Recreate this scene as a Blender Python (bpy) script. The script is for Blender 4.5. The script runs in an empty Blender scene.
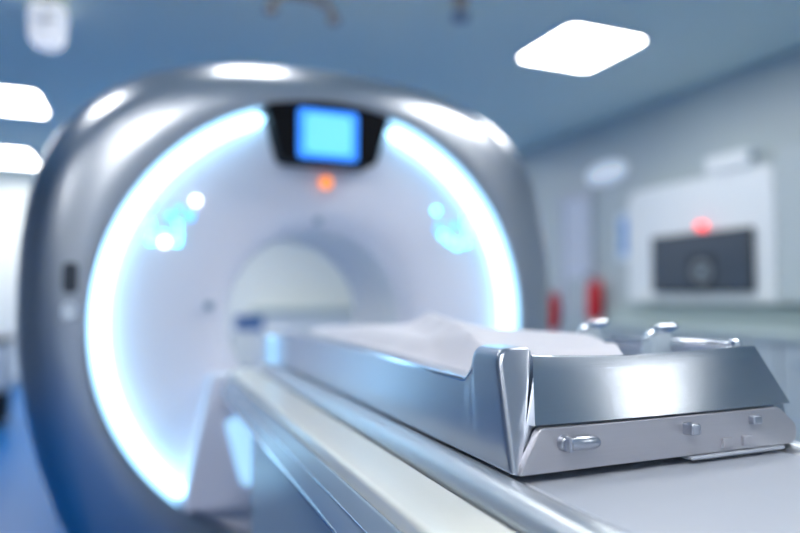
import bpy, bmesh, math, random
from mathutils import Vector
random.seed(7)
S = bpy.context.scene
C = S.collection
PI = math.pi

# ------------------------------------------------------------------ materials
def srgb(r, g, b):
    f = lambda c: c / 12.92 if c <= .04045 else ((c + .055) / 1.055) ** 2.4
    return (f(r / 255), f(g / 255), f(b / 255), 1)

def mat(name, col, rough=.5, metal=0, bump=0, bscale=(40, 40, 40), var=.04, trans=0, ior=1.45,
        coat=0, aniso=0, spec=.5, sheen=0):
    m = bpy.data.materials.new(name); m.use_nodes = True
    nt = m.node_tree; b = nt.nodes['Principled BSDF']
    b.inputs['Roughness'].default_value = rough
    b.inputs['Metallic'].default_value = metal
    b.inputs['Transmission Weight'].default_value = trans
    b.inputs['IOR'].default_value = ior
    b.inputs['Coat Weight'].default_value = coat
    b.inputs['Coat Roughness'].default_value = .08
    b.inputs['Specular IOR Level'].default_value = spec
    b.inputs['Sheen Weight'].default_value = sheen
    tc = nt.nodes.new('ShaderNodeTexCoord'); mp = nt.nodes.new('ShaderNodeMapping')
    mp.inputs['Scale'].default_value = bscale
    nz = nt.nodes.new('ShaderNodeTexNoise'); nz.inputs['Scale'].default_value = 1
    nz.inputs['Detail'].default_value = 4
    nt.links.new(tc.outputs['Object'], mp.inputs['Vector']); nt.links.new(mp.outputs['Vector'], nz.inputs['Vector'])
    rp = nt.nodes.new('ShaderNodeMix'); rp.data_type = 'RGBA'
    rp.inputs[6].default_value = tuple(c * (1 - var) for c in col[:3]) + (1,)
    rp.inputs[7].default_value = tuple(min(1, c * (1 + var)) for c in col[:3]) + (1,)
    nt.links.new(nz.outputs['Fac'], rp.inputs[0]); nt.links.new(rp.outputs[2], b.inputs['Base Color'])
    if bump:
        bp = nt.nodes.new('ShaderNodeBump'); bp.inputs['Strength'].default_value = bump
        bp.inputs['Distance'].default_value = .001
        nt.links.new(nz.outputs['Fac'], bp.inputs['Height']); nt.links.new(bp.outputs['Normal'], b.inputs['Normal'])
    if aniso:
        b.inputs['Anisotropic'].default_value = aniso
        tg = nt.nodes.new('ShaderNodeTangent'); tg.direction_type = 'UV_MAP'; tg.uv_map = 'UVMap'; b.inputs['Anisotropic Rotation'].default_value = .25
        nt.links.new(tg.outputs[0], b.inputs['Tangent'])
    return m

def emit(name, col, strength):
    m = bpy.data.materials.new(name); m.use_nodes = True
    b = m.node_tree.nodes['Principled BSDF']
    b.inputs['Base Color'].default_value = col; b.inputs['Roughness'].default_value = .4
    b.inputs['Emission Color'].default_value = col; b.inputs['Emission Strength'].default_value = strength
    return m

M = {}
M['wall'] = mat('pale_paint', srgb(180, 192, 196), .45, bump=.05, var=.02)
M['walldark'] = mat('slate_blue_paint', srgb(122, 138, 154), .5, bump=.05, var=.02)
M['wallback'] = mat('pale_green_paint', srgb(238, 242, 240), .5, bump=.05, var=.02)
M['ceil'] = mat('blue_grey_ceiling', srgb(238, 246, 232), .7, bump=.05, var=.02)
M['floor'] = mat('blue_vinyl', srgb(12, 102, 174), .35, spec=.25, bump=.02, bscale=(6, 6, 6), var=.05)
M['skirt'] = mat('grey_skirting', srgb(150, 165, 180), .5)
M['shell'] = mat('silver_lacquer', srgb(184, 188, 196), .30, metal=1, bscale=(3, 3, 3), var=.015)
M['fascia'] = mat('lavender_plastic', srgb(232, 230, 239), .45, bscale=(3, 3, 3), var=.01)
M['bore'] = mat('bore_plastic', srgb(230, 234, 238), .4, var=.01)
M['dock'] = mat('dock_plastic', srgb(232, 230, 239), .4, var=.01)
M['black'] = mat('black_gloss', srgb(5, 7, 14), .6, spec=.15)
M['dark'] = mat('dark_grey', srgb(60, 66, 74), .5)
M['steel'] = mat('brushed_steel', srgb(176, 182, 190), .27, metal=1, bump=.14, bscale=(6, 400, 700), var=.05, aniso=.9)
M['steelside'] = mat('satin_steel', srgb(186, 190, 200), .30, metal=1, bump=.03, bscale=(300, 6, 300), var=.02)
M['panel'] = mat('satin_plate', srgb(188, 187, 193), .40, metal=.75, bump=.15, bscale=(8, 300, 500), var=.04)
M['chrome'] = mat('chrome', srgb(215, 220, 228), .12, metal=1, var=.01)
M['railmetal'] = mat('rail_aluminium', srgb(206, 211, 217), .34, metal=.8, bump=.02, bscale=(300, 5, 300), var=.02)
M['deck'] = mat('white_deck', srgb(178, 183, 194), .4, var=.01)
M['cream'] = mat('cream_plastic', srgb(226, 226, 219), .22, var=.015)
M['housing'] = mat('grey_housing', srgb(172, 184, 194), .35, var=.01)
M['sheet'] = mat('white_cotton', srgb(216, 213, 220), .85, bump=.15, bscale=(500, 500, 500), var=.01, sheen=.2)
M['bluemat'] = mat('pale_blue_vinyl', srgb(190, 206, 224), .4, var=.01)
M['white'] = mat('white_enamel', srgb(226, 232, 236), .35, var=.01)
M['green'] = mat('sage_laminate', srgb(176, 192, 194), .4, var=.02)
M['door'] = mat('lavender_door', srgb(200, 208, 222), .4, var=.01)
M['doorframe'] = mat('door_frame_paint', srgb(190, 198, 210), .4, var=.01)
M['red'] = mat('red_enamel', srgb(206, 40, 52), .3, var=.02)
M['blue'] = mat('blue_plastic', srgb(74, 112, 170), .4, var=.02)
M['bluepale'] = mat('printed_blue', srgb(110, 160, 214), .6, var=.03)
M['paper'] = mat('paper', srgb(206, 222, 236), .7, var=.01)
M['screenoff'] = mat('dark_screen', srgb(62, 74, 88), .3, var=.02)
M['emblem'] = mat('emblem_grey', srgb(34, 42, 52), .4)
M['emblemlight'] = mat('emblem_light', srgb(126, 138, 148), .4)
M['brown'] = mat('taupe_metal', srgb(196, 180, 168), .4, metal=.3)
M['seal'] = mat('black_seal', srgb(24, 26, 32), .6)
M['lamp'] = emit('panel_light', (1, .99, .96, 1), 19)
M['ring'] = emit('ring_led', (.42, .77, 1, 1), 3.8)
M['wedge'] = emit('wedge_glow', (.42, .72, 1, 1), .9)  # reflected light put into emission
M['screen'] = emit('screen_blue', (.04, .27, 1, 1), .9)
M['screenlight'] = emit('screen_cyan', (.13, .52, 1, 1), 1.0)
M['cyan'] = emit('cyan_led', (.12, .76, 1, 1), 5.5)
M['cyandim'] = emit('dim_cyan_led', (.1, .45, .85, 1), 2.0)
M['whiteled'] = emit('white_led', (.85, .92, 1, 1), 5)
M['orange'] = emit('orange_led', (1, .26, .03, 1), 1.2)
M['redled'] = emit('red_led', (1, .06, .06, 1), 2.2)
M['pendant'] = emit('pendant_emissive', (.95, .96, 1, 1), .5)
M['wallreflection'] = emit('wall_reflection_glow', (.86, .93, 1, 1), .22)  # emission imitates a ceiling light mirrored in the wall

def acrylic():
    m = bpy.data.materials.new('clear_acrylic'); m.use_nodes = True
    b = m.node_tree.nodes['Principled BSDF']
    b.inputs['Base Color'].default_value = (.46, .58, .74, 1)
    b.inputs['Roughness'].default_value = .25
    b.inputs['Coat Weight'].default_value = .25
    b.inputs['Coat Roughness'].default_value = .2
    b.inputs['Transmission Weight'].default_value = .45
    b.inputs['IOR'].default_value = 1.46
    return m
M['acrylic'] = acrylic()

# ------------------------------------------------------------------ builders
def tag(o, label=None, cat=None, group=None, kind=None):
    if label: o['label'] = label
    if cat: o['category'] = cat
    if group: o['group'] = group
    if kind: o['kind'] = kind
    return o

def thing(name, label, cat, loc=(0, 0, 0), rz=0, group=None):
    o = bpy.data.objects.new(name, None); C.objects.link(o)
    o.location = loc; o.rotation_euler.z = rz; o.empty_display_size = .1
    return tag(o, label, cat, group)

def wpos(p):
    v = Vector((0, 0, 0))
    while p is not None:
        v += Vector(p.location); p = p.parent
    return v

def obj(name, bm, m, parent=None, smooth=True, uv=None, bevel=0, seg=2, ang=35, world=False):
    """link a bmesh as one mesh; world=True: coordinates given in world, parent unrotated"""
    bmesh.ops.recalc_face_normals(bm, faces=bm.faces)
    if world and parent is not None:
        bmesh.ops.translate(bm, verts=bm.verts, vec=-wpos(parent))
    if uv:
        l = bm.loops.layers.uv.new('UVMap')
        for f in bm.faces:
            for lp in f.loops:
                lp[l].uv = (lp.vert.co[uv[0]], lp.vert.co[uv[1]])
    me = bpy.data.meshes.new(name); bm.to_mesh(me); bm.free()
    o = bpy.data.objects.new(name, me); C.objects.link(o)
    me.materials.append(m)
    if smooth:
        for p in me.polygons: p.use_smooth = True
        me.set_sharp_from_angle(angle=math.radians(40))
    if parent is not None: o.parent = parent
    if bevel:
        b = o.modifiers.new('bevel', 'BEVEL'); b.width = bevel; b.segments = seg
        b.limit_method = 'ANGLE'; b.angle_limit = math.radians(ang); b.harden_normals = False
    return o

def rebase(o):
    """put a one-mesh thing's origin at its base"""
    me = o.data
    xs = [v.co.copy() for v in me.vertices]
    lo = Vector((min(v.x for v in xs), min(v.y for v in xs), min(v.z for v in xs)))
    hi = Vector((max(v.x for v in xs), max(v.y for v in xs), max(v.z for v in xs)))
    c = Vector(((lo.x + hi.x) / 2, (lo.y + hi.y) / 2, lo.z))
    for v in me.vertices: v.co -= c
    o.location = c
    return o

def add_box(bm, x0, x1, y0, y1, z0, z1):
    vs = [bm.verts.new((x, y, z)) for x in (x0, x1) for y in (y0, y1) for z in (z0, z1)]
    for a in ((0, 1, 3, 2), (4, 6, 7, 5), (0, 4, 5, 1), (2, 3, 7, 6), (0, 2, 6, 4), (1, 5, 7, 3)):
        bm.faces.new([vs[i] for i in a])
    return bm

def box(x0, x1, y0, y1, z0, z1): return add_box(bmesh.new(), x0, x1, y0, y1, z0, z1)

def loft(bm, loops, cap0=True, cap1=True, closed=True):
    R = [[bm.verts.new(p) for p in lp] for lp in loops]
    n = len(R[0])
    for a, b in zip(R, R[1:]):
        for i in range(n if closed else n - 1):
            j = (i + 1) % n
            bm.faces.new((a[i], a[j], b[j], b[i]))
    if cap0: bm.faces.new(R[0])
    if cap1: bm.faces.new(R[-1])
    return bm

def tube(bm, pts, r, n=12, cap=True):
    pts = [Vector(p) for p in pts]; loops = []
    rs = r if isinstance(r, (list, tuple)) else [r] * len(pts)
    up = None
    for i, p in enumerate(pts):
        d = (pts[min(i + 1, len(pts) - 1)] - pts[max(i - 1, 0)]).normalized()
        if up is None:
            up = Vector((0, 0, 1)) if abs(d.z) < .9 else Vector((0, 1, 0))
        s = d.cross(up).normalized(); u = s.cross(d).normalized(); up = u
        loops.append([p + (s * math.cos(2 * PI * k / n) + u * math.sin(2 * PI * k / n)) * rs[i] for k in range(n)])
    return loft(bm, loops, cap, cap)

def lathe(bm, prof, c=(0, 0, 0), axis='Z', n=32, cap0=True, cap1=True):
    loops = []
    for r, h in prof:
        lp = []
        for k in range(n):
            a = 2 * PI * k / n; x, y = r * math.cos(a), r * math.sin(a)
            v = (x, y, h) if axis == 'Z' else ((x, h, y) if axis == 'Y' else (h, x, y))
            lp.append((c[0] + v[0], c[1] + v[1], c[2] + v[2]))
        loops.append(lp)
    return loft(bm, loops, cap0, cap1)

def prism_y(bm, xz, y0, y1):
    return loft(bm, [[(x, y0, z) for x, z in xz], [(x, y1, z) for x, z in xz]])

def rounded(pts, rad, n=5):
    """round the corners of a closed 2D polygon"""
    out = []; N = len(pts)
    for i in range(N):
        p = Vector(pts[i]); a = Vector(pts[i - 1]) - p; b = Vector(pts[(i + 1) % N]) - p
        r = rad[i] if isinstance(rad, (list, tuple)) else rad
        t = min(r, a.length * .45, b.length * .45)
        if t < 1e-5: out.append(tuple(p)); continue
        A = p + a.normalized() * t; B = p + b.normalized() * t
        for k in range(n + 1):
            u = k / n
            out.append(tuple(A * (1 - u) ** 2 + p * 2 * u * (1 - u) + B * u * u))
    return out

def sstep(a, b, x):
    t = max(0, min(1, (x - a) / (b - a))); return t * t * (3 - 2 * t)

# ------------------------------------------------------------------ the room
X0, X1, Y0, Y1, H = -3.2, 3.9, -2.6, 9.5, 2.74
def struct(name, bm, m, smooth=False, bevel=0):
    o = rebase(obj(name, bm, m, None, smooth, bevel=bevel)); o['kind'] = 'structure'; return o
struct('floor', box(X0 - .1, X1 + .1, Y0 - .1, Y1 + .1, -.1, 0), M['floor'])
struct('ceiling', box(X0 - .1, X1 + .1, Y0 - .1, Y1 + .1, H, H + .1), M['ceil'])
struct('wall_right', box(X1, X1 + .1, Y0, Y1, 0, H), M['wall'])
struct('wall_left', box(X0 - .1, X0, Y0, Y1, 0, H), M['walldark'])
struct('wall_back', box(X0, X1, Y1, Y1 + .1, 0, H), M['wallback'])
struct('wall_front', box(X0, X1, Y0 - .1, Y0, 0, H), M['wallback'])
struct('baseboard_back', box(X0, X1, Y1 - .015, Y1, 0, .1), M['skirt'])
struct('baseboard_left', box(X0, X0 + .015, Y0, Y1, 0, .1), M['skirt'])

def ceiling_light(x, y, wx, wy, label, group=None):
    t = thing('ceiling_light', label, 'ceiling light', (x, y, H), 0, group)
    o = rounded([(-wx / 2, -wy / 2), (wx / 2, -wy / 2), (wx / 2, wy / 2), (-wx / 2, wy / 2)], .07, 5)
    f = .03; k = rounded([(-wx / 2 - f, -wy / 2 - f), (wx / 2 + f, -wy / 2 - f), (wx / 2 + f, wy / 2 + f), (-wx / 2 - f, wy / 2 + f)], .09, 5)
    bm = bmesh.new()
    loft(bm, [[(a, b, 0) for a, b in k], [(a, b, -.018) for a, b in k], [(a, b, -.018) for a, b in o], [(a, b, 0) for a, b in o]], False, False)
    obj('frame', bm, M['white'], t)
    bm = bmesh.new()
    loft(bm, [[(a, b, -.001) for a, b in o], [(a, b, -.012) for a, b in o]])
    obj('diffuser', bm, M['lamp'], t)
ceiling_light(2.60, 3.32, .57, .59, 'bright square ceiling light over the right side, above the wall monitor')
ceiling_light(-1.21, 5.98, .86, .68, 'larger bright ceiling light at the left edge, above the second one')
ceiling_light(-1.57, 8.45, .78, .85, 'smaller bright ceiling light at left, close to the back wall')
for x, y in ((2.0, 1.5), (.7, 5.6), (-.15, -1.0), (-.3, -.25), (-2.2, -.9), (2.6, 6.6), (.7, 7.9)):  # first two are unseen panels added to brighten the fascia and the bore
    ceiling_light(x, y, .62, .64, 'unseen square ceiling light panel outside the picture', 'ceiling lights outside the picture')

ceiling_light(2.74, -.87, .44, .56, 'narrow ceiling light behind the viewpoint, reflected in the tray end', 'ceiling lights outside the picture')
for x, y in ((-.75, 2.35), (.42, 2.5)):
    ceiling_light(x, y, .34, .34, 'small square ceiling light in the row above the scanner, outside the picture', 'small ceiling lights above the scanner')
# pendant housing near the left top, two dark mounts at the top edge
t = thing('ceiling_fixture', 'white elongated fixture hanging from the blue ceiling at upper left', 'ceiling fixture', (-.49, 3.90, H))
bm = bmesh.new(); lathe(bm, [(.045, 0), (.045, -.03)], n=24); obj('ceiling_plate', bm, M['brown'], t)
bm = bmesh.new()
lathe(bm, [(.05, -.03), (.09, -.035), (.1, -.07), (.092, -.2), (.07, -.245), (.03, -.25)], n=28)
o = obj('body', bm, M['pendant'], t); o['label'] = 'weakly emissive white body'  # weakly emissive white body
bm = bmesh.new(); add_box(bm, -.07, .07, -.106, -.096, -.135, -.128); add_box(bm, -.004, .004, -.106, -.094, -.2, -.06)
obj('grille', bm, M['skirt'], t)
t = thing('ceiling_bracket', 'brownish curved bracket hanging from ceiling at top edge above the scanner', 'bracket', (.775, 3.27, H))
bm = bmesh.new(); tube(bm, [(.17 * math.cos(a), 0, -.10 + .085 * math.sin(a)) for a in [PI * k / 16 for k in range(17)]], .022, 10)
obj('arm', bm, M['brown'], t)
for s in (-1, 1):
    bm = bmesh.new(); lathe(bm, [(.02, -.095), (.034, -.10), (.036, -.13), (.02, -.14)], (s * .17, 0, 0), n=16); obj('end_cap', bm, M['brown'], t)
t = thing('ceiling_bracket', 'small taupe bracket on ceiling at top edge, right of the curved one', 'bracket', (1.57, 3.0, H))
bm = bmesh.new(); lathe(bm, [(.05, 0), (.05, -.02), (.028, -.03), (.028, -.08)], n=20); obj('stem', bm, M['brown'], t)
bm = bmesh.new(); lathe(bm, [(.03, -.075), (.052, -.09), (.05, -.12), (.03, -.13)], n=20); obj('end_cap', bm, M['skirt'], t)

# ------------------------------------------------------------------ scanner gantry
GX, GZ = .68, 1.05
gantry = thing('scanner_gantry', 'large silver ring-shaped scanner with glowing ring light and round bore', 'CT scanner', (GX, 2.8, 0))
N = 192
half = [(0, 2.065), (.2, 2.06), (.45, 2.035), (.72, 1.955), (.88, 1.845), (.98, 1.72), (1.04, 1.565), (1.068, 1.38), (1.076, 1.14),
        (1.05, .8), (.95, .42), (.87, .2), (.78, .05), (.5, .02), (.25, .02), (0, .02)]
pol = sorted((math.atan2(x, z - GZ), math.hypot(x, z - GZ)) for x, z in half)
def rad(th):
    th = abs((th + PI) % (2 * PI) - PI)
    for (a, ra), (b, rb) in zip(pol, pol[1:]):
        if a <= th <= b: return ra + (rb - ra) * (th - a) / (b - a)
    return pol[-1][1]
raw = [rad(2 * PI * k / N) for k in range(N)]
out = [sum(raw[(k + j) % N] * w for j, w in zip(range(-6, 7), (1, 2, 3, 4, 5, 6, 7, 6, 5, 4, 3, 2, 1))) / 49 for k in range(N)]
def gloop(f, y, flat=True):
    lp = []
    for k in range(N):
        a = 2 * PI * k / N; r = f(k)
        lp.append((GX + r * math.sin(a), y, max(.0, GZ + r * math.cos(a))))
    return lp
circ = lambda R: (lambda k: R)
sc = lambda s: (lambda k: out[k] * s)
mix = lambda R, s, t: (lambda k: R * (1 - t) + out[k] * s * t)
bm = bmesh.new()
loft(bm, [gloop(circ(.836), 2.50), gloop(circ(.836), 2.385), gloop(circ(.840), 2.372), gloop(circ(.852), 2.366),
          gloop(mix(.852, .9, .45), 2.367), gloop(mix(.852, .9, .8), 2.376), gloop(sc(.905), 2.386), gloop(sc(.925), 2.40), gloop(sc(.945), 2.421),
          gloop(sc(.963), 2.442), gloop(sc(.98), 2.485), gloop(sc(.992), 2.54), gloop(sc(1), 2.62), gloop(sc(1), 2.80), gloop(sc(.992), 2.95), gloop(sc(.97), 3.07),
          gloop(sc(.93), 3.16), gloop(sc(.87), 3.2), gloop(circ(.36), 3.2)], False, False)
obj('shell', bm, M['shell'], gantry, world=True)
bm = bmesh.new()
loft(bm, [gloop(circ(.836), 2.455), gloop(circ(.75), 2.462), gloop(circ(.62), 2.478), gloop(circ(.52), 2.492), gloop(circ(.45), 2.505), gloop(circ(.41), 2.52), gloop(circ(.38), 2.55), gloop(circ(.362), 2.60)], False, False)
obj('fascia', bm, M['fascia'], gantry, world=True)
bm = bmesh.new()
loft(bm, [gloop(circ(.362), 2.60), gloop(circ(.352), 2.68), gloop(circ(.35), 3.0), gloop(circ(.36), 3.2)], False, False)
obj('bore_liner', bm, M['bore'], gantry, world=True)
# the two lit arcs
def arc(a0, a1, name='ring_light'):
    n = 90; loops = []
    hw = .025; R = .805
    for i in range(n + 1):
        a = a0 + (a1 - a0) * i / n
        e = min(i, n - i) / n * abs(a1 - a0) * R      # distance to the end
        w = hw * math.sqrt(max(.02, 1 - max(0, 1 - e / hw) ** 2)) 
        lp = []
        for k in range(14):
            q = 2 * PI * k / 14
            rr = R + w * math.cos(q); yy = 2.425 - .03 * math.sin(q)
            lp.append((GX + rr * math.sin(a), yy, GZ + rr * math.cos(a)))
        loops.append(lp)
    bm = bmesh.new(); loft(bm, loops); return obj(name, bm, M['ring'], gantry, world=True)
ringl = arc(math.radians(-18.5), math.radians(-139.5)); ringr = arc(math.radians(18.5), math.radians(139.5))
# display
DX = .668
top = [(-.246 + .492 * k / 12, 1.885 - .03 * ((k - 6) / 6) ** 2) for k in range(13)]
poly = [(DX - .186, 1.648), (DX + .186, 1.650)] + [(DX + x, z) for x, z in reversed(top)]
poly = rounded(poly, .03, 4)
bm = bmesh.new(); prism_y(bm, poly, 2.352, 2.47)
dh = obj('display_housing', bm, M['black'], gantry, world=True, bevel=.006)
bm = bmesh.new(); prism_y(bm, rounded([(DX - .128, 1.660), (DX + .108, 1.660), (DX + .108, 1.850), (DX - .128, 1.850)], .018), 2.346, 2.36)
sc_ = obj('screen', bm, M['screen'], dh)
bm2 = bmesh.new(); prism_y(bm2, rounded([(DX - .098, 1.684), (DX + .078, 1.684), (DX + .078, 1.828), (DX - .098, 1.828)], .02), 2.342, 2.352)
for z in (1.70, ): add_box(bm2, DX - .08, DX + .06, 2.340, 2.345, z, z + .006)
sl = obj('readout_area', bm2, M['screenlight'], dh)
for o in (sc_, sl): o.location = -Vector(gantry.location)
sc_['label'] = 'lit blue screen'; sl['label'] = 'lighter cyan middle of the screen'
bm = bmesh.new(); lathe(bm, [(.024, 2.47), (.024, 2.455), (.018, 2.448), (.008, 2.445)], (.682, 0, 1.592), 'Y', 20)
o = obj('indicator_light', bm, M['orange'], gantry, world=True); o['label'] = 'orange indicator light'
for (x, z) in ((.655, 1.44), (.24, 1.105)):
    bm = bmesh.new(); lathe(bm, [(.016, 2.49), (.016, 2.468), (.010, 2.462)], (x, 0, z), 'Y', 16); obj('sensor', bm, M['skirt'], gantry, world=True)
# led keypads
FP = [(.38, 2.55), (.41, 2.52), (.45, 2.505), (.52, 2.492), (.62, 2.478), (.75, 2.462), (.836, 2.455)]
def fascia_y(x, z):
    q = math.hypot(x - GX, z - GZ)
    for (ra, ya), (rb, yb) in zip(FP, FP[1:]):
        if q <= rb: return ya + (yb - ya) * max(0, (q - ra) / (rb - ra))
    return FP[-1][1]
def leds(name, plate, pts):
    bm = bmesh.new(); x0, z0 = plate[0]; x1, z1 = plate[2]; n = 10
    for off in (0,):
        V = []
        for i in range(n + 1):
            row = []
            for j in range(n + 1):
                x = x0 + (x1 - x0) * i / n; z = z0 + (z1 - z0) * j / n
                edge = i in (0, n) or j in (0, n)
                row.append(bm.verts.new((x, fascia_y(x, z) + (.002 if edge else -.002), z)))
            V.append(row)
        for i in range(n):
            for j in range(n): bm.faces.new((V[i][j], V[i + 1][j], V[i + 1][j + 1], V[i][j + 1]))
    p = obj(name, bm, M['fascia'], gantry, world=True)
    for x, z, r, m in pts:
        y = fascia_y(x, z); r *= .85
        bm = bmesh.new(); lathe(bm, [(r, y), (r, y - .010), (r * .6, y - .013)], (x, 0, z), 'Y', 14)
        o = obj('led_button', bm, M[m], p); o.location = -Vector(gantry.location)
        o['label'] = {'cyan': 'bright cyan button', 'cyandim': 'dim blue button', 'whiteled': 'white lit button'}[m]
leds('keypad', [(-.02, 1.29), (.235, 1.29), (.235, 1.53), (-.02, 1.53)],
     [(.034, 1.462, .011, 'cyan'), (.187, 1.492, .018, 'whiteled'), (.03, 1.40, .013, 'cyan'), (.03, 1.36, .015, 'cyan'), (.034, 1.335, .012, 'cyan'),
      (.078, 1.365, .012, 'cyan'), (.08, 1.335, .018, 'whiteled'), (.126, 1.40, .012, 'cyan'), (.126, 1.362, .014, 'cyan'), (.124, 1.335, .013, 'cyan'),
      (.166, 1.435, .020, 'cyandim'), (.10, 1.43, .02, 'cyandim'), (.13, 1.46, .014, 'cyandim')])
leds('keypad', [(1.13, 1.31), (1.36, 1.31), (1.36, 1.53), (1.13, 1.53)],
     [(1.17, 1.505, .014, 'cyan'), (1.185, 1.455, .012, 'cyandim'), (1.18, 1.425, .014, 'cyandim'), (1.205, 1.40, .015, 'cyan'), (1.235, 1.378, .015, 'cyan'),
      (1.27, 1.36, .017, 'cyan'), (1.31, 1.37, .016, 'cyan'), (1.32, 1.405, .014, 'cyan'), (1.315, 1.445, .017, 'cyan'), (1.312, 1.475, .015, 'cyan'), (1.25, 1.44, .018, 'cyandim')])
# small switches on the silver left face
for z, h, m in ((1.20, .05, 'dark'), (1.09, .028, 'chrome')):
    bm = bmesh.new(); prism_y(bm, rounded([(-.235, z - h), (-.19, z - h), (-.19, z + h), (-.235, z + h)], .018), 2.352, 2.385)
    o = obj('switch', bm, M[m], gantry, world=True); o['label'] = 'dark rocker switch' if m == 'dark' else 'chrome push switch'
# docking cover under the bore and an added glowing wedge imitating a reflection
bm = bmesh.new(); prism_y(bm, rounded([(.145, .395), (1.215, .395), (1.12, .86), (.24, .86)], .03), 2.34, 2.50)
dock = obj('dock_cover', bm, M['dock'], gantry, world=True, bevel=.008)
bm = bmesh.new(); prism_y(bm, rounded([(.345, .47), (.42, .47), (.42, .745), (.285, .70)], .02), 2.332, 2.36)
o = obj('wedge_reflection', bm, M['wedge'], dock); o.location = -Vector(gantry.location); o['label'] = 'glowing blue-white wedge standing in for a reflection'

# ------------------------------------------------------------------ patient couch
couch = thing('patient_couch', 'long pale couch under the steel tray, running into the scanner bore', 'couch', (GX, 1.2, 0))
CY0, CY1 = .12, 2.27
bm = box(.452, 1.36 - .452, CY0, CY1, .86, .905); obj('deck', bm, M['deck'], couch, world=True, bevel=.004)
for s in (1, -1):
    mx = lambda x: GX + s * (x - GX)
    lp = [(mx(.420 + .034 * math.cos(2 * PI * k / 28)), .882 + .034 * math.sin(2 * PI * k / 28)) for k in range(28)]
    bm = bmesh.new(); prism_y(bm, lp, CY0, CY1); r = obj('side_rail', bm, M['railmetal'], couch, world=True, bevel=.008)
    r['label'] = 'polished round metal rail'
    xz = rounded([(mx(.291), .79), (mx(.379), .79), (mx(.379), .887), (mx(.291), .887)], [.004, .004, .004, .009], 4)
    bm = bmesh.new(); prism_y(bm, xz, CY0, CY1); r = obj('side_cover', bm, M['cream'], couch, world=True, bevel=.004)
    r['label'] = 'cream plastic side cover'
    xz = rounded([(mx(.2905), .864), (mx(.285), .864), (mx(.263), .806), (mx(.271), .801)], .002, 2)
    bm = bmesh.new(); prism_y(bm, xz, CY0, CY1); r = obj('edge_guard', bm, M['acrylic'], couch, world=True)
    r['label'] = 'clear acrylic edge guard'
    for (x, z, rr, lab) in ((.266, .803, .0045, 'polished lower edge strip'), (.2735, .838, .0012, 'thin bright line')):
        bm = bmesh.new(); tube(bm, [(mx(x), CY0, z), (mx(x), CY1, z)], rr, 10); obj('edge_strip', bm, M['chrome'], couch, world=True)['label'] = lab
    bm = box(min(mx(.379), mx(.39)), max(mx(.379), mx(.39)), CY0 + .01, CY1 - .01, .80, .874); obj('seam', bm, M['seal'], couch, world=True)
bm = bmesh.new(); xz = rounded([(.30, .22), (1.06, .22), (1.06, .79), (.30, .79)], .02)
prism_y(bm, xz, .5, 1.86); obj('housing', bm, M['housing'], couch, world=True, bevel=.02)
bm = box(.36, 1.0, .55, 1.9, .0, .22); obj('base', bm, M['dark'], couch, world=True, bevel=.02)

# ------------------------------------------------------------------ steel tray
tray = thing('patient_tray', 'brushed steel tray with raised rim and control panel on the couch', 'tray', (GX, 1.46, .92))
def ztop_left(y):
    z = 1.071 - .030 * sstep(.763, .805, y) - .020 * sstep(.79, .825, y) + .006 * sstep(.85, 1.3, y)
    return z - .02 * sstep(1.9, 2.14, y)
def ztop_right(y):
    return 1.060 - .02 * sstep(.75, 1.1, y) - .03 * sstep(1.9, 2.14, y)
def rail(s, zt, ys, y_end, slope, r_end, post):
    loops = []
    for y in ys:
        h = zt(y)
        e = max(0.0, 1 - (y - y_end) / r_end)            # rounding of the near end
        ins = r_end * (1 - math.sqrt(max(0, 1 - e * e)))
        xi = .4445 + .0435 * (h - .917) / .155 - 1.3 * max(0, y - 1.93) ** 2
        fl = 1.3 * max(0, y - 1.93) ** 2
        xo = lambda z: .430 - fl + (.006 if s > 0 else .028) * (z - .917) / .155
        top = h - ins * .45
        wt = max(.012, xi - xo(top) - ins)
        rr = min(.006, wt * .4) + (.024 * sstep(1.03, 1.068, h) if post else 0)
        xz = rounded([(xo(.917) + ins, .917), (max(.4445 - fl, xo(.917) + ins + .003), .917), (xi, top), (xo(top) + ins, top)], [.006, .002, .005, rr], 7)
        k = 1 - sstep(.74, .84, y)
        loops.append([(GX + s * (x - GX), y + slope * k * (z - .917) / .155, z) for x, z in xz])
    bm = bmesh.new(); loft(bm, loops)
    return obj('side_wall', bm, M['steelside'], tray, world=True)
tail = [.765 + .004 * k for k in range(16)] + [.85, .9, 1.0, 1.2, 1.4, 1.6, 1.8, 1.9] + [1.93 + .01 * k for k in range(20)]
ys = [.690, .6903, .691, .692, .6935, .6955, .698, .704, .72, .74, .755] + tail
rail(1, ztop_left, ys, .690, .045, .008, True)['label'] = 'side wall with raised end and scooped rim'
rail(-1, ztop_right, [.745, .75, .755] + tail, .7, 0, .001, False)
bm = box(.446, 1.36 - .446, .70, 2.11, .917, .932); obj('pan', bm, M['steelside'], tray, world=True)
bm = box(.41, 1.36 - .41, 2.105, 2.119, .93, 1.0); obj('end_wall', bm, M['steelside'], tray, world=True, bevel=.004)
bm = box(.715, .90, .681, .72, .911, .9165); obj('foot_plate', bm, M['deck'], tray, world=True, bevel=.002)
for sgn, zt in ((1, ztop_left), (-1, ztop_right)):
    loops = []
    for y in [.80 + .005 * k for k in range(8)] + [.86, .9, 1.0, 1.2, 1.4, 1.6, 1.8, 1.9] + [1.93 + .01 * k for k in range(19)]:
        h = zt(y); fl = 1.3 * max(0, y - 1.93) ** 2; k = (h - .917) / .155
        a = .430 - fl + (.006 if sgn > 0 else .028) * k - .0015; b = .4445 - fl + .0435 * k + .0005
        loops.append([(GX + sgn * (x - GX), y, z) for x, z in rounded([(a, h - .004), (b, h - .004), (b, h + .003), (a, h + .003)], [.0005, .0005, .0015, .003], 4)])
    bm = bmesh.new(); loft(bm, loops); obj('rim', bm, M['chrome'], tray, world=True)['label'] = 'polished rim along the top of the side wall'
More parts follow.
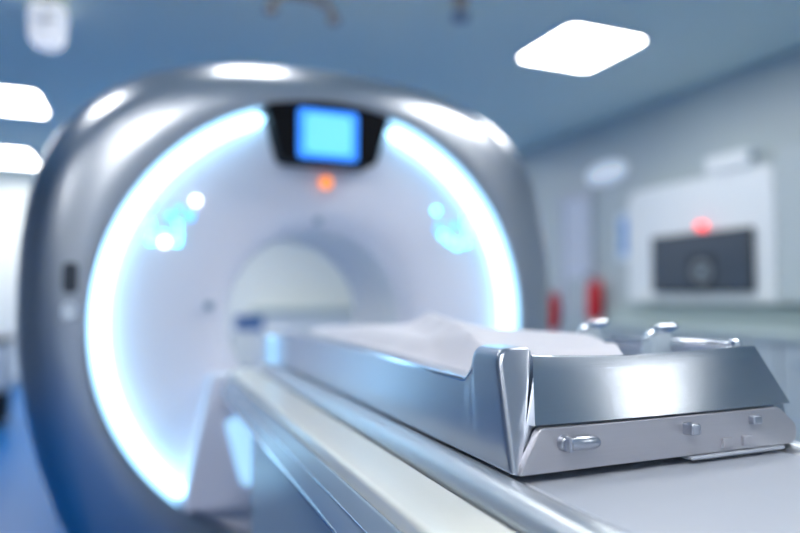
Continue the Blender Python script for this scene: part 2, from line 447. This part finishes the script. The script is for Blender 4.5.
# end plate: sloped convex face, undercut above the control panel
loops = []
nu = 36
def fy(z): return .6875 + (.7335 - .6875) * (z - .977) / (1.0585 - .977)
sec = [(.985, .752, 1), (1.0585, .744, 1), (1.0605, .740, 1), (1.0603, .7355, 1), (1.0585, fy(1.0585), 1), (1.04, fy(1.04), 1), (1.02, fy(1.02), 1), (1.0, fy(1.0), 1), (.98, fy(.98), 1), (.9775, fy(.9778), 1), (.9765, .690, 1),
       (.9755, .70, 1), (.95, .698, 1), (.918, .696, 1), (.918, .752, 1)]
def edgeX(z):
    t = (z - .92) / (1.06 - .92)
    return .4425 + (.4905 - .4425) * t, .931 - .024 * t
for z, y, w in sec:
    a, b = edgeX(z); lp = []
    for i in range(nu + 1):
        u = i / nu
        sag = .0055 * math.sin(PI * min(1, u * 1.15)) ** 1 * sstep(.978, 1.06, z) if z > .978 and u < .87 else 0
        bul = -.006 * (1 - (2 * u - 1) ** 2) if z > .975 and y < .74 else 0
        lp.append((a + (b - a) * u, y + bul, z - sag))
    loops.append(lp)
bm = bmesh.new()
loops.append(loops[0])
R = [[bm.verts.new(p) for p in lp] for lp in loops[:-1]]
R.append(R[0])
for A, B in zip(R, R[1:]):
    for i in range(nu): bm.faces.new((A[i], A[i + 1], B[i + 1], B[i]))
for e in (0, nu): bm.faces.new([r[e] for r in R[:-1]])
obj('end_plate', bm, M['steel'], tray, world=True, uv=(0, 2))
hexa = rounded([(.4365, .9175), (.4675, .9735), (.893, .9735), (.929, .945), (.929, .927), (.921, .9175)], [.004, .006, .008, .014, .006, .006], 5)
bm = bmesh.new(); prism_y(bm, hexa, .6845, .697)
cp = obj('control_panel', bm, M['panel'], tray, world=True, bevel=.0018, ang=50)
cp['label'] = 'pale flat control panel'
def sub(name, bm, m, lab=None, bevel=0, parent=cp, uv=None):
    o = obj(name, bm, m, parent, bevel=bevel); o.location = -Vector(tray.location)
    if lab: o['label'] = lab
    return o
# latch lever
bm = bmesh.new(); lathe(bm, [(.0105, .686), (.0105, .679), (.009, .675)], (.503, 0, .9535), 'Y', 20)
tube(bm, [(.503, .672, .9535), (.512, .671, .9545), (.538, .671, .954), (.546, .672, .9535)], [.0080, .0088, .0086, .006], 14)
add_box(bm, .4985, .5055, .667, .68, .945, .962)
sub('latch_lever', bm, M['steelside'], 'metal latch lever', .001)
bm = box(.702, .718, .667, .687, .949, .9645); sub('knob', bm, M['steelside'], 'square metal knob', .0025)
bm = box(.829, .847, .675, .687, .9535, .9655); sub('push_button', bm, M['steelside'], 'raised square button', .002)
for x in (.774, .814):
    bm = box(x, x + .018, .6805, .687, .9235, .9375); sub('push_button', bm, M['panel'], 'low square button', .001)
# rim rod and clips on the far side wall
bm = bmesh.new(); tube(bm, [(.893, .752, 1.062), (.889, .80, 1.061), (.889, 1.0, 1.053), (.890, 1.3, 1.048), (.892, 2.0, 1.040)], .0065, 12)
obj('rim_rod', bm, M['chrome'], tray, world=True)['label'] = 'chrome rod along the rim'
bm = bmesh.new(); lathe(bm, [(.009, 1.052), (.011, 1.058), (.009, 1.068), (.004, 1.071)], (.892, .758, 0), n=16)
obj('rod_cap', bm, M['chrome'], tray, world=True)
for y, k in ((.898, 1.0), (1.085, 1.0)):
    x = .864
    bm = bmesh.new()
    lo = []
    for z, hw, hy, dx in ((1.0165, .024, .020, 0), (1.035, .024, .018, 0), (1.055, .023, .016, .0), (1.068, .024, .012, .003), (1.076, .018, .008, .006)):
        pr = rounded([(x + dx - hw, y - hy), (x + dx + hw, y - hy), (x + dx + hw, y + hy), (x + dx - hw, y + hy)], .008, 4)
        lo.append([(a, b, z) for a, b in pr])
    loft(bm, lo)
    cl = obj('clip', bm, M['housing'], tray, world=True); cl['label'] = 'upright pale clip with bent lever'
    bm = bmesh.new()
    tube(bm, [(x - .022, y + .004, 1.062), (x - .012, y, 1.074), (x + .006, y - .003, 1.080), (x + .024, y - .006, 1.083), (x + .036, y - .008, 1.086), (x + .041, y - .009, 1.087)], [.006, .0095, .009, .0065, .0058, .003], 14)
    sub('lever_tip', bm, M['chrome'], 'bright bent lever', parent=cl)

bm = bmesh.new(); loft(bm, [[(x, y, z) for x, y in rounded([(.478 + i, .758 + i), (.876 - i, .758 + i), (.876 - i, 2.085 - i), (.478 + i, 2.085 - i)], .03, 4)] for z, i in ((.9335, .006), (.94, 0), (1.005, 0), (1.014, .004), (1.016, .012))])
tag(rebase(obj('mattress', bm, M['bluemat'])), 'pale blue-grey mattress pad in the steel tray under the white sheet', 'mattress')
# ------------------------------------------------------------------ white sheet over the mattress
def sheet_z(x, y):
    u = (x - .472) / (.888 - .472)
    z = 1.045 + .012 * math.sin(PI * u)
    z += .012 * math.exp(-((y - 1.46) / .24) ** 2 - ((u - .42) / .38) ** 2)
    z += .012 * math.exp(-((y - 1.15) / .22) ** 2 - ((u - .8) / .4) ** 2)
    # raised diagonal crease
    d = (x - .68) * .9615 - (y - 1.5) * .2747
    z += .027 * max(0, 1 - abs(d) / (.05 if d < 0 else .11)) ** 1.3 * sstep(.84, 1.0, y) * (1 - sstep(1.45, 1.62, y))
    z += .004 * math.sin(9 * x + 5.1 * y) * math.sin(13 * y - 7 * x) + .0022 * math.sin(31 * y + 21 * x) * math.sin(23 * x)
    z -= .030 * (1 - sstep(0, .16, u)) + .035 * sstep(.9, 1, u)
    z -= .018 * sstep(1.65, 2.05, y)
    z -= .012 * (1 - sstep(.75, .86, y))
    return max(z, 1.022)
nx, ny = 60, 150
bm = bmesh.new(); G = []; B = []
for j in range(ny + 1):
    y = .757 + (2.08 - .757) * j / ny
    xr = .872 - .20 * max(0, min(1, (1.12 - y) / .36)) ** 1.2
    rowv, rowb = [], []
    for i in range(nx + 1):
        x = .472 + (xr - .472) * i / nx
        z = sheet_z(x, y)
        rowv.append(bm.verts.new((x, y, z))); rowb.append(bm.verts.new((x, y, 1.0175)))
    G.append(rowv); B.append(rowb)
for j in range(ny):
    for i in range(nx):
        bm.faces.new((G[j][i], G[j][i + 1], G[j + 1][i + 1], G[j + 1][i]))
        bm.faces.new((B[j][i], B[j + 1][i], B[j + 1][i + 1], B[j][i + 1]))
    for i in (0, nx): bm.faces.new((G[j][i], G[j + 1][i], B[j + 1][i], B[j][i]))
for j in (0, ny):
    for i in range(nx): bm.faces.new((G[j][i], G[j][i + 1], B[j][i + 1], B[j][i]))
tag(rebase(obj('mattress_sheet', bm, M['sheet'])), 'crumpled white sheet over the mattress lying in the steel tray', 'sheet')

# ------------------------------------------------------------------ right wall: counter, cabinets, monitor
for i in range(4):
    y0 = 1.9 + i * .68
    names = ['pale base cabinet under the counter, nearest to the tray end', 'pale base cabinet under the counter, second from the near end',
             'pale base cabinet under the counter, second from the far end', 'pale base cabinet under the counter, nearest to the red extinguisher']
    t = thing('base_cabinet', names[i], 'cabinet', (3.64, y0 + .34, 0), 0, 'base cabinets along the right wall')
    obj('body', box(-.24, .25, -.335, .335, .08, .88), M['white'], t)
    obj('plinth', box(-.2, .25, -.335, .335, 0, .08), M['dark'], t)
    d = obj('door', box(-.262, -.241, -.33, .33, .10, .87), M['wall'], t, bevel=.003)
    bm = bmesh.new(); tube(bm, [(-.263, .24, .76), (-.285, .24, .76), (-.285, .10, .76), (-.263, .10, .76)], .006, 8); obj('handle', bm, M['chrome'], d)
o = rebase(obj('worktop', box(3.36, 3.898, 1.88, 4.62, .881, .92), M['green'], bevel=.004))
tag(o, 'grey-green worktop running along the right wall below the monitor', 'worktop')
o = rebase(obj('backsplash', box(3.872, 3.898, 1.88, 4.62, .921, 1.075), M['green'])); tag(o, 'grey-green splash strip on wall behind the worktop', 'backsplash')
# white equipment unit with the monitor
t = thing('wall_unit', 'white rounded wall unit framing the dark monitor on the right wall', 'wall unit', (3.899, 3.54, 1.09))
yz = rounded([(2.88, 1.09), (4.22, 1.09), (4.22, 2.0), (2.88, 2.0)], [.02, .03, .16, .04], 6)
bm = bmesh.new(); loft(bm, [[(3.899, y, z) for y, z in yz], [(3.76, y, z) for y, z in yz]]); obj('body', bm, M['white'], t, world=True, bevel=.02)
obj('top_box', box(3.74, 3.899, 3.05, 3.40, 2.001, 2.13), M['white'], t, world=True, bevel=.015)
obj('side_column', box(3.74, 3.899, 2.60, 2.86, 1.09, 2.1), M['wall'], t, world=True, bevel=.015)
t = thing('wall_monitor', 'dark wide monitor with round grey emblem on the white wall unit', 'monitor', (3.757, 3.465, 1.16))
obj('casing', box(3.72, 3.757, 3.02, 3.91, 1.165, 1.60), M['dark'], t, world=True, bevel=.008)
o = obj('screen', box(3.715, 3.7205, 3.04, 3.89, 1.185, 1.58), M['screenoff'], t, world=True)
bm = box(3.712, 3.7155, 3.30, 3.54, 1.19, 1.435)
e = obj('picture', bm, M['emblem'], o); e.location = -Vector(t.location); e['label'] = 'dark square on the screen'
bm = bmesh.new(); lathe(bm, [(.085, 3.712), (.085, 3.709), (.055, 3.709), (.055, 3.712)], (0, 3.42, 1.315), 'X', 28, False, False)
lathe(bm, [(.03, 3.712), (.03, 3.709)], (0, 3.42, 1.315), 'X', 20)
e = obj('emblem', bm, M['emblemlight'], o); e.location = -Vector(t.location); e['label'] = 'grey ring emblem'
bm = bmesh.new(); lathe(bm, [(.026, 3.757), (.027, 3.72), (.022, 3.70), (.01, 3.69)], (0, 3.43, 1.64), 'X', 20)
tag(rebase(obj('status_light', bm, M['redled'])), 'glowing red round light just above the dark monitor', 'status light')
t = thing('wall_poster', 'pale wall poster with a blue shape left of the monitor', 'poster', (3.899, 4.36, 1.43))
obj('sheet', box(3.893, 3.899, 4.235, 4.50, 1.44, 1.86), M['paper'], t, world=True)
bm = bmesh.new(); yz = rounded([(4.25, 1.50), (4.46, 1.50), (4.44, 1.66), (4.46, 1.80), (4.36, 1.83), (4.25, 1.78)], .05, 4)
loft(bm, [[(3.893, y, z) for y, z in yz], [(3.891, y, z) for y, z in yz]]); obj('print', bm, M['bluepale'], t, world=True)
t = thing('wall_reflection', 'pale glowing oval standing in for a ceiling light reflection, high on the right wall, left of the monitor unit', 'light reflection', (3.9, 4.62, 2.25))  # glowing dome stands in for a reflection on the wall
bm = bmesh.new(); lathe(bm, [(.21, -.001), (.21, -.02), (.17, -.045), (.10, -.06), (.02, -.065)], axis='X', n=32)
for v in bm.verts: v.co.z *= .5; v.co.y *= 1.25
obj('diffuser', bm, M['wallreflection'], t)  # made-up glowing dome standing in for the wall reflection
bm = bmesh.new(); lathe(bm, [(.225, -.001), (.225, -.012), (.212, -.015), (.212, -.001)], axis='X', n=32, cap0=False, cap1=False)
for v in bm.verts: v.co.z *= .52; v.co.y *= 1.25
obj('frame', bm, M['white'], t)  # made-up frame round the wall reflection
# door
d = struct('door_1', box(3.865, 3.899, 4.86, 5.21, .005, 2.08), M['door'], bevel=.004)
obj('panel', box(-.022, -.016, -.14, .14, .15, 1.3), M['wall'], d)
bm = bmesh.new(); tube(bm, [(-.018, -.155, 1.0), (-.06, -.155, 1.0), (-.06, -.05, 1.0)], .01, 10); obj('door_handle', bm, M['chrome'], d)
bm = bmesh.new(); add_box(bm, 3.85, 3.899, 4.80, 4.855, 0, 2.14); add_box(bm, 3.85, 3.899, 5.215, 5.27, 0, 2.14); add_box(bm, 3.85, 3.899, 4.855, 5.215, 2.085, 2.14)
struct('trim_1', bm, M['doorframe'])
# extinguishers beside the door
def extinguisher(x, y, z, label):
    t = thing('fire_extinguisher', label, 'fire extinguisher', (x, y, z), 0, 'fire extinguishers by the door')
    bm = bmesh.new(); lathe(bm, [(.05, 0), (.062, .01), (.064, .03), (.064, .28), (.055, .32), (.03, .345), (.02, .36)], n=24); obj('cylinder', bm, M['red'], t)
    bm = bmesh.new(); lathe(bm, [(.02, .355), (.024, .36), (.024, .385), (.012, .39)], n=16); obj('valve', bm, M['chrome'], t)
    bm = bmesh.new(); tube(bm, [(-.02, 0, .385), (-.06, 0, .41), (-.10, 0, .41)], .008, 8); tube(bm, [(-.02, 0, .375), (-.06, 0, .38), (-.09, 0, .37)], .006, 8); obj('handle', bm, M['dark'], t)
    bm = bmesh.new(); tube(bm, [(0, -.02, .37), (0, -.08, .38), (0, -.10, .30), (0, -.085, .12)], [.009, .009, .009, .013], 10); obj('hose', bm, M['red'], t)
    obj('bracket', box(.055, .083, -.03, .03, .05, .25), M['dark'], t)
extinguisher(3.815, 4.72, .925, 'red fire extinguisher on the wall, between counter and door')
extinguisher(3.815, 5.36, .80, 'red fire extinguisher on the wall beyond the door, beside the scanner')

# ------------------------------------------------------------------ far end of the room
t = thing('back_counter', 'pale counter with dark teal top seen through the scanner bore', 'counter', (2.3, 9.2, 0))
obj('body', box(-.8, .9, -.22, .29, .0, .86), M['white'], t, bevel=.004)
obj('top', box(-.82, .92, -.25, .29, .861, .95), M['green'], t, bevel=.004)
t = thing('trolley', 'white trolley behind the scanner carrying a blue box', 'trolley', (1.0, 6.0, 0))
obj('top_shelf', box(-.3, .3, -.25, .25, .80, .83), M['white'], t, bevel=.004)
obj('lower_shelf', box(-.28, .28, -.23, .23, .3, .32), M['white'], t, bevel=.004)
for sx in (-1, 1):
    for sy in (-1, 1):
        bm = bmesh.new(); tube(bm, [(sx * .27, sy * .22, .05), (sx * .27, sy * .22, .80)], .014, 10); l = obj('leg', bm, M['chrome'], t)
        bm = bmesh.new(); lathe(bm, [(.02, -.012), (.026, -.008), (.026, .008), (.02, .012)], (sx * .27, sy * .22, .026), 'Y', 14); obj('caster', bm, M['dark'], l)
t = thing('storage_box', 'blue plastic box standing on the white trolley behind the bore', 'box', (.93, 5.98, .8305))
obj('tub', box(-.12, .12, -.1, .1, 0, .11), M['blue'], t, bevel=.01)
obj('lid', box(-.13, .13, -.11, .11, .1105, .13), M['blue'], t, bevel=.006)
t = thing('supply_cart', 'low grey cart with dark lower half at far left beside the scanner', 'cart', (-1.32, 6.6, 0))
obj('body', box(-.3, .26, -.25, .25, .32, .74), M['housing'], t, bevel=.01)
obj('top', box(-.32, .28, -.27, .27, .741, .78), M['dark'], t, bevel=.006)
for z in (.36, .55):
    d = obj('drawer', box(-.28, .24, -.264, -.251, z, z + .17), M['white'], t, bevel=.003)
    obj('handle', box(-.08, .04, -.278, -.2645, z + .12, z + .135), M['dark'], d)
obj('base', box(-.28, .24, -.23, .23, .07, .3195), M['black'], t)
for sx in (-.24, .2):
    for sy in (-.19, .19):
        bm = bmesh.new(); lathe(bm, [(.028, -.012), (.035, -.008), (.035, .008), (.028, .012)], (sx, sy, .035), 'Y', 14); obj('caster', bm, M['dark'], t)

# ------------------------------------------------------------------ world, camera, colour
w = bpy.data.worlds.new('World'); S.world = w; w.use_nodes = True
w.node_tree.nodes['Background'].inputs[0].default_value = (.5, .6, .7, 1)
w.node_tree.nodes['Background'].inputs[1].default_value = .3
cam = bpy.data.cameras.new('Camera'); co = bpy.data.objects.new('Camera', cam); C.objects.link(co); S.camera = co
cam.sensor_width = 36; cam.lens = 28.8
co.location = (0, 0, 1.14)
yaw, pit = .38588, .04606
co.rotation_euler = (PI / 2 + pit, 0, -yaw)
cam.clip_start = .02
cam.dof.use_dof = True; cam.dof.focus_distance = .86; cam.dof.aperture_fstop = 1.05
cam.dof.aperture_blades = 0
S.cycles.max_bounces = 10; S.cycles.diffuse_bounces = 5; S.cycles.glossy_bounces = 5; S.cycles.transmission_bounces = 8
S.cycles.sample_clamp_indirect = 6
S.cycles.caustics_reflective = True; S.cycles.caustics_refractive = False
S.view_settings.view_transform = 'Standard'; S.view_settings.look = 'None'
S.view_settings.exposure = .12; S.view_settings.gamma = 1; S.view_settings.use_curve_mapping = False
